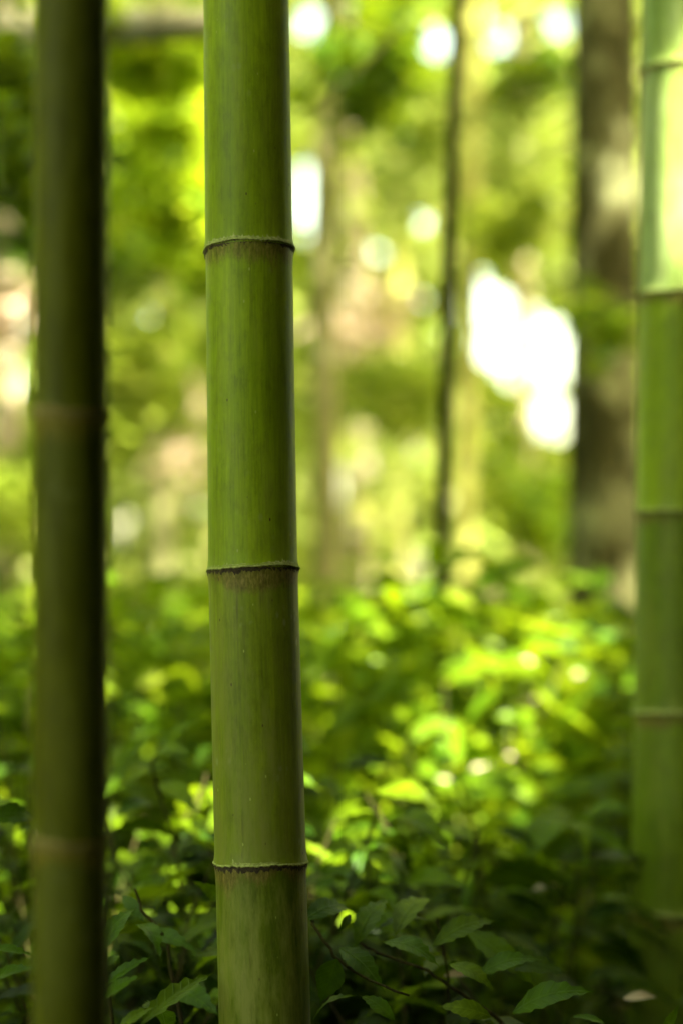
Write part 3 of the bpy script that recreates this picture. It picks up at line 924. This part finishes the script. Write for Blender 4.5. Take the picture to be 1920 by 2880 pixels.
tree('tree', 30, 20, 10.0, 0.12, M_bark_pale, 'pale beige trunk at the left edge, behind the thin left culm', group=TG, seed=17, height=9)
tree('tree', 1120, 1130, 15.0, 0.13, M_bark_tan, 'faint tan trunk far back, left of the slim dark sapling', group=TG, seed=18, height=9)
for j, (x, y) in enumerate([(-3.4, 10), (3.2, 9.0), (-4.6, 14), (4.8, 13.5), (-2.6, 6.5), (2.6, 6.2)]):
    pxx = float(to_px(np.array([[x, y, 2.0]]))[0][0])
    tree('tree', pxx, pxx, y, 0.18, M_bark, 'tree trunk of the grove outside the picture, to its %s' % ('left' if x < 0 else 'right'), group=TG, seed=40 + j, height=8.5)

# yellow bamboo further back
for (px0, px1, Yb, dm, lb, sd) in [(1328, 1300, 9.5, .085, 'yellow bamboo culm, blurred, just right of the slim dark sapling', 21),
                                   (1120, 1112, 13.0, .08, 'faint yellow bamboo culm far back, left of the slim dark sapling', 23)]:
    a = P(px1, 1640, Yb); b = P(px0, 0, Yb); sl = (b - a) / (b.z - a.z)
    pts = [a + sl * (z - a.z) for z in np.arange(float(gz(a.x, Yb)) - .05, 8.5, 0.34)]
    culm('bamboo_culm', pts, [dm / 2] * len(pts), lb, M_culm_yellow, 'yellow bamboo culms further back', False, seed=sd)

# horizontal grey limb at the top left
pts = [P(-250, 84, 6.2), P(0, 80, 6.1), P(120, 76, 6.1), P(300, 78, 6.05), P(420, 70, 6.0), P(560, 66, 6.0), P(700, 30, 6.0), P(800, -120, 6.0)]
pts = [pts[0] + Vector((-2.0, .3, -.3)), pts[0] + Vector((-1, .1, .02))] + pts
org = pts[0].copy()
lr = empty('fallen_limb', org, 'pale grey tree limb lying level across the top left corner', 'tree limb')
link('limb', tube_mesh('limb', [p - org for p in pts], [.06, .055, .052, .050, .048, .046, .046, .036, .02, .01], 14, .04), M_bark_limb, lr)
# hanging vines: thin curved twigs at the top
for j, q in enumerate([[(820, 300, 4.6), (900, 260, 4.6), (940, 160, 4.6), (930, -60, 4.6)], [(840, 330, 4.8), (960, 240, 4.8), (1130, 130, 4.8), (1180, -60, 4.8)],
                       [(980, 20, 5.0), (1050, 110, 5.0), (1160, 130, 5.0), (1270, 60, 5.0)], [(820, 12, 5.2), (1000, 16, 5.2), (1150, -30, 5.2), (1300, -40, 5.2)]]):
    c = [P(*a) for a in q]
    pp = []
    for i in range(17):
        t = i / 16
        pp.append(c[0] * (1 - t) ** 3 + c[1] * 3 * t * (1 - t) ** 2 + c[2] * 3 * t * t * (1 - t) + c[3] * t ** 3)
    o = link('vine_twig', tube_mesh('vine_twig', [p - c[0] for p in pp], [0.0020] * 17, 6), M_stem, None, Matrix.Translation(c[0]))
    tag(o, ['thin curved twig hanging beside the top of the middle culm', 'long thin twig arching right from the middle culm near the top',
            'thin twig curving under a sky gap left of the dark sapling', 'thin level twig along the top edge'][j], 'twig', 'thin twigs hanging in the grove')

# boughs of the middle distance: leafy branches hanging in view
BOUGHS = [  # px, py, Y, half width px, half height px, leaves, material, label
    (440, 165, 6.5, 150, 42, 650, M_yellow, 'sunlit yellow bough between left and middle culm, under the pale limb'),
    (470, 330, 7.5, 120, 50, 420, M_yellow, 'small yellow green bough between left and middle culm, second from the top'),
    (470, 585, 7.0, 140, 38, 600, M_yellow, 'yellow green bough between left and middle culm, third from the top'),
    (420, 420, 9.0, 160, 80, 450, M_dark, 'dark green bough behind the yellow boughs between left and middle culm'),
    (440, 730, 9.0, 170, 70, 500, M_shrub, 'dark olive bough between left and middle culm, upper middle'),
    (20, 260, 6.0, 110, 110, 600, M_shrub, 'green bough at the left edge below the pale limb'),
    (20, 430, 5.0, 80, 60, 260, M_shrub, 'bright green bough at the left edge, beside the thin culm'),
    (20, 600, 8.0, 120, 100, 800, M_dark, 'dark bough at the left edge with a blue sky gap'),
    (1060, 210, 8.0, 190, 90, 650, M_shrub, 'dark green bough right of the middle culm near the top'),
    (1150, 420, 9.0, 110, 110, 500, M_pale, 'bright lime bough left of the slim dark sapling, upper part'),
    (1470, 230, 9.5, 80, 50, 300, M_shrub, 'dark green bough left of the mottled trunk near the top'),
    (1440, 470, 10.0, 130, 110, 600, M_pale, 'bright lime bough between the sapling and the mottled trunk'),
    (1450, 650, 9.0, 110, 40, 380, M_wood, 'mid green bough above the bright clearing'),
    (1690, 920, 7.4, 60, 45, 120, M_shrub, 'small green bough in front of the mottled trunk'),
    (1530, 1400, 10.0, 100, 130, 600, M_shrub, 'dark green bough low beside the mottled trunk'),
    (420, 1100, 9.0, 160, 160, 1000, M_wood, 'olive bough between left and middle culm, mid height'),
    (1080, 1120, 10.0, 150, 90, 700, M_wood, 'olive bough right of the middle culm, mid height'),
    (100, 1400, 9.0, 120, 150, 800, M_wood, 'green bough low behind the thin left culm'),
    (40, 850, 9.0, 120, 90, 260, M_dry, 'bough of beige dry leaves at the left edge'),
    (1050, 950, 11.0, 110, 70, 220, M_dry, 'bough of beige dry leaves right of the tan trunk'),
    (500, 1250, 11.0, 90, 150, 150, M_dry, 'bough of beige dry leaves left of the middle culm'),
    (1150, 640, 12.0, 110, 90, 420, M_pale, 'bright lime bough far back, halfway up beside the slim dark sapling'),
    (1500, 560, 13.0, 130, 90, 420, M_yellow, 'bright lime bough far back, above the bright clearing'),
    (1100, 1300, 12.0, 150, 130, 600, M_pale, 'bright lime bough low behind the slim dark sapling'),
    (1400, 1330, 12.0, 120, 90, 400, M_wood, 'soft green bough below the bright clearing'),
    (380, 950, 11.0, 120, 80, 380, M_pale, 'pale lime bough between left and middle culm, mid height'),
]
for i, (px, py, Yb, a, b, n, mt, lb) in enumerate(BOUGHS):
    rg = np.random.default_rng(600 + i)
    c0 = P(px, py, Yb)
    sx, sz = a / F * Yb, b / F * Yb
    n = int(n * (1.0))
    q = []
    for k in range(14):
        o_ = rg.normal(0, 1, 3) * np.array([sx, .35, sz]) * .62
        q.append(o_ + rg.normal(0, 1, (n // 14, 3)) * np.array([sx * .28, .14, sz * .22 + .02]))
    q = np.concatenate(q)
    q = q[clear_of_gaps(q + np.array(c0), 1.0, .09)]
    out = -1 if px < 700 else 1
    st = Vector((out * (1.2 + sx) * (.35 if py < 320 else 1), .2, (1.7 if py < 320 else .5) + rg.uniform(0, .5)))
    root = empty('leafy_bough', c0 + st, lb, 'bough', 'leafy boughs hanging in the background')
    link('branch', tube_mesh('branch', [Vector((0, 0, 0)), -st * .5 + Vector((0, 0, .08)), -st, -st + Vector((-out * sx * .7, 0, -.03))], [.014, .010, .006, .002], 6), M_bark_dark, root)
    mass('foliage', q - np.array(st), rg.uniform(.06, .12, len(q)), mt, root, up=.5, seed=i, wid=.4)

# ------------------------------------------------------------------ far woodland (one mass) behind everything
rg = np.random.default_rng(99)


def wood_layer(name, n, y0, y1, mat, size, seed, zmax=None, wide=10, grow_=1.0, cl=40, sp=.55):
    rg = np.random.default_rng(seed)
    k = n // cl
    y = rg.uniform(y0, y1, k); x = rg.uniform(-wide, wide, k); z = rg.uniform(.6, zmax or (0.27 * y1 + 2.2), k)
    c = np.repeat(np.stack([x, y, z], 1), cl, 0) + rg.normal(0, 1, (k * cl, 3)) * np.array([sp, sp, sp * .55])
    c = c[clear_of_gaps(c, grow_, sum(size) / 2)]
    o = mass(name, c, rg.uniform(*size, len(c)), mat, None, up=.4, seed=seed, wid=.55)
    return tag(o, kind='stuff')


wood_layer('far_woodland', 60000, 26, 31, M_wood, (.35, .6), 71, wide=14, cl=20, sp=.9, grow_=1.0)
wood_layer('far_woodland', 30000, 17, 25, M_wood, (.18, .32), 72)
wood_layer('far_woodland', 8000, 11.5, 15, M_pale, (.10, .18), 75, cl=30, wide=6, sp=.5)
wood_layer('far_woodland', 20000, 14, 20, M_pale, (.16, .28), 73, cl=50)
wood_layer('far_woodland', 9000, 11, 16, M_wood, (.10, .20), 74, cl=60, wide=6, sp=.4)

# ------------------------------------------------------------------ canopy overhead and thicket round the viewpoint (outside the frame)
SUN_SPOTS = [  # px, py, distance, radius of the hole in metres: where the photograph shows sun on things
    (1912, 490, 3.72, .03), (1918, 110, 3.72, .0),
    (1768, 470, 7.9, .10), (1700, 590, 7.9, .03), (1650, 690, 7.9, .04), (1780, 1240, 7.9, .02), (1780, 1660, 7.9, .08),
    (450, 165, 6.5, .35), (470, 585, 7.0, .28), (470, 340, 7.5, .25), (1150, 420, 9, .7), (1440, 470, 10, .8), (1310, 700, 9.5, .5), (1300, 1400, 9.5, .4), (1100, 700, 12, .8), (1000, 900, 18, 1.5), (1500, 700, 18, 1.2), (500, 700, 18, 1.4), (100, 1000, 16, 1.2), (1200, 1300, 18, 1.5), (1150, 1250, 12, 1.0), (1000, 1550, 10, .6), (1450, 650, 13, .9), (1400, 1350, 12, .6), (400, 900, 11, .5), (1130, 640, 16, 1.2), (1000, 300, 15, .6), (1400, 300, 15, .7), (450, 1500, 9, .5), (60, 1450, 9, .4),
    (60, 900, 9, .4), (960, 1000, 9, .3), (1000, 1300, 12, .8)]
SUN_SPOTS += [(px, py, Yd, .05 if Yd > 4.5 else .0) for (px, py, Yd, s) in dry_px if 4.5 < Yd < 6]
SUN_SPOTS += [(860, 1720, 6.5, .12), (1200, 1860, 5.2, .10), (1540, 1700, 7.0, .16), (1630, 1690, 7.0, .14), (1680, 1860, 5.4, .11), (1400, 2025, 4.7, .05),
              (580, 2130, 4.0, .06), (20, 1990, 4.2, .07), (360, 1790, 6, .2), (520, 1800, 6.2, .2), (400, 2250, 3.6, .04), (960, 2110, 3.6, .05), (1100, 1700, 7, .3)]
_r = random.Random(4)
SUN_SPOTS += [(_r.uniform(250, 1780), 1680 + 330 * _r.random() ** 1.3, _r.uniform(5.2, 9), _r.uniform(.03, .13)) for _ in range(26)]
SUN_SPOTS += [(_r.uniform(-50, 1250), _r.uniform(1660, 1800), _r.uniform(5.6, 10), _r.uniform(.08, .2)) for _ in range(26)]
SUN_SPOTS += [(_r.uniform(100, 1200), _r.uniform(1690, 1950), _r.uniform(4.6, 5.4), _r.uniform(.02, .06)) for _ in range(7)]
SUN_SPOTS += [(_r.uniform(300, 1500), _r.uniform(2050, 2350), _r.uniform(3.4, 3.65), _r.uniform(.0, .03)) for _ in range(7)]
tg = np.array([tuple(P(a, b, c_)) for a, b, c_, _ in SUN_SPOTS]); tr = np.array([q[3] for q in SUN_SPOTS])
S = np.array(SUNV)


def sun_clear(c, rad=0.09, only=None):
    keep = np.ones(len(c), bool)
    for i_, (t, r) in enumerate(zip(tg, tr)):
        if only is not None and i_ not in only: continue
        d = c - t
        al = d @ S
        dist = np.linalg.norm(d - al[:, None] * S, axis=1)
        keep &= ~((dist < r + rad) & (al > 0.3))
    return keep


# dense part: shades the foreground
n = 80000
c = np.stack([rg.uniform(-3.2, 9, n), rg.uniform(-9, 3.2, n), rg.uniform(5.2, 7.0, n)], 1)
c = c[sun_clear(c, .12) & ~((c[:, 0] < -1.4) & (c[:, 1] > -2))]
tag(mass('leaf_canopy', c, rg.uniform(.24, .38, len(c)), M_canopy, None, up=.8, seed=5, wid=.5), kind='stuff')
# open part: lets flecks of sun through to the back
cs = []
for k in range(95):
    x, y = rg.uniform(-9, 12), rg.uniform(3, 19)
    z = 0.255 * y + 3.0 + rg.uniform(0, 1.6)
    s = rg.uniform(.35, .8)
    cs.append(blob(x, y, z, s, s, s * .4, 90, rg))
# unseen leaves added only to shade the mottled trunk, the sapling and the pale limb
shade = [(x_, 60, 6.0) for x_ in (60, 300, 390, 430)] + [(1690, y_, 7.9) for y_ in range(-100, 1700, 90)] + [(1290 - 54 * (y_ / 1640), y_, 5.2) for y_ in range(-60, 1700, 50)]
sh_ = []
for (a_, b_, d_) in shade:
    p = np.array(P(a_, b_, d_))
    al = (5.9 + .1 * rg.normal() - p[2]) / S[2]
    q = p + S * al
    sh_.append(blob(q[0], q[1], q[2], .28, .28, .3, 170, rg))
sh_ = np.concatenate(sh_)
c = np.concatenate(cs)
px, py = to_px(c)
c = c[sun_clear(c, .10) & (py < -60)]
sh_ = sh_[sun_clear(sh_, .06, [i for i, q in enumerate(SUN_SPOTS) if abs(q[2] - 7.9) < .01])]
px, py = to_px(sh_)
c = np.concatenate([c, sh_[py < -60]])
tag(mass('leaf_canopy', c, rg.uniform(.14, .26, len(c)), M_wood, None, up=.8, seed=6, wid=.5), kind='stuff')
# thicket behind the viewpoint and on the right
cs = []
for k in range(800):
    u = rg.uniform(0, 1)
    if u < .4: x, y = rg.uniform(-1.7, 4), rg.uniform(-4.0, -2.4)
    elif u < .45: x, y = rg.uniform(-4.2, -3.4), rg.uniform(-4, -3.0)
    else: x, y = rg.uniform(2.6, 4.0), rg.uniform(-4, 5.5)
    cs.append(blob(x, y, rg.uniform(.2, 6), .6, .6, .6, 70, rg))
c = np.concatenate(cs)
c = c[sun_clear(c, .14)]
tag(mass('thicket_foliage', c, rg.uniform(.26, .42, len(c)), M_canopy, None, up=.3, seed=8, wid=.5), kind='stuff')
# sunlit thicket on the left, outside the frame
cs = []
for k in range(230):
    x, y = rg.uniform(-5.2, -4.0), rg.uniform(1.5, 8)
    cs.append(blob(x, y, rg.uniform(.2, 5.5), .6, .6, .6, 70, rg))
c = np.concatenate(cs)
tag(mass('thicket_foliage', c, rg.uniform(.16, .28, len(c)), M_wood, None, up=.3, seed=9, wid=.5), kind='stuff')
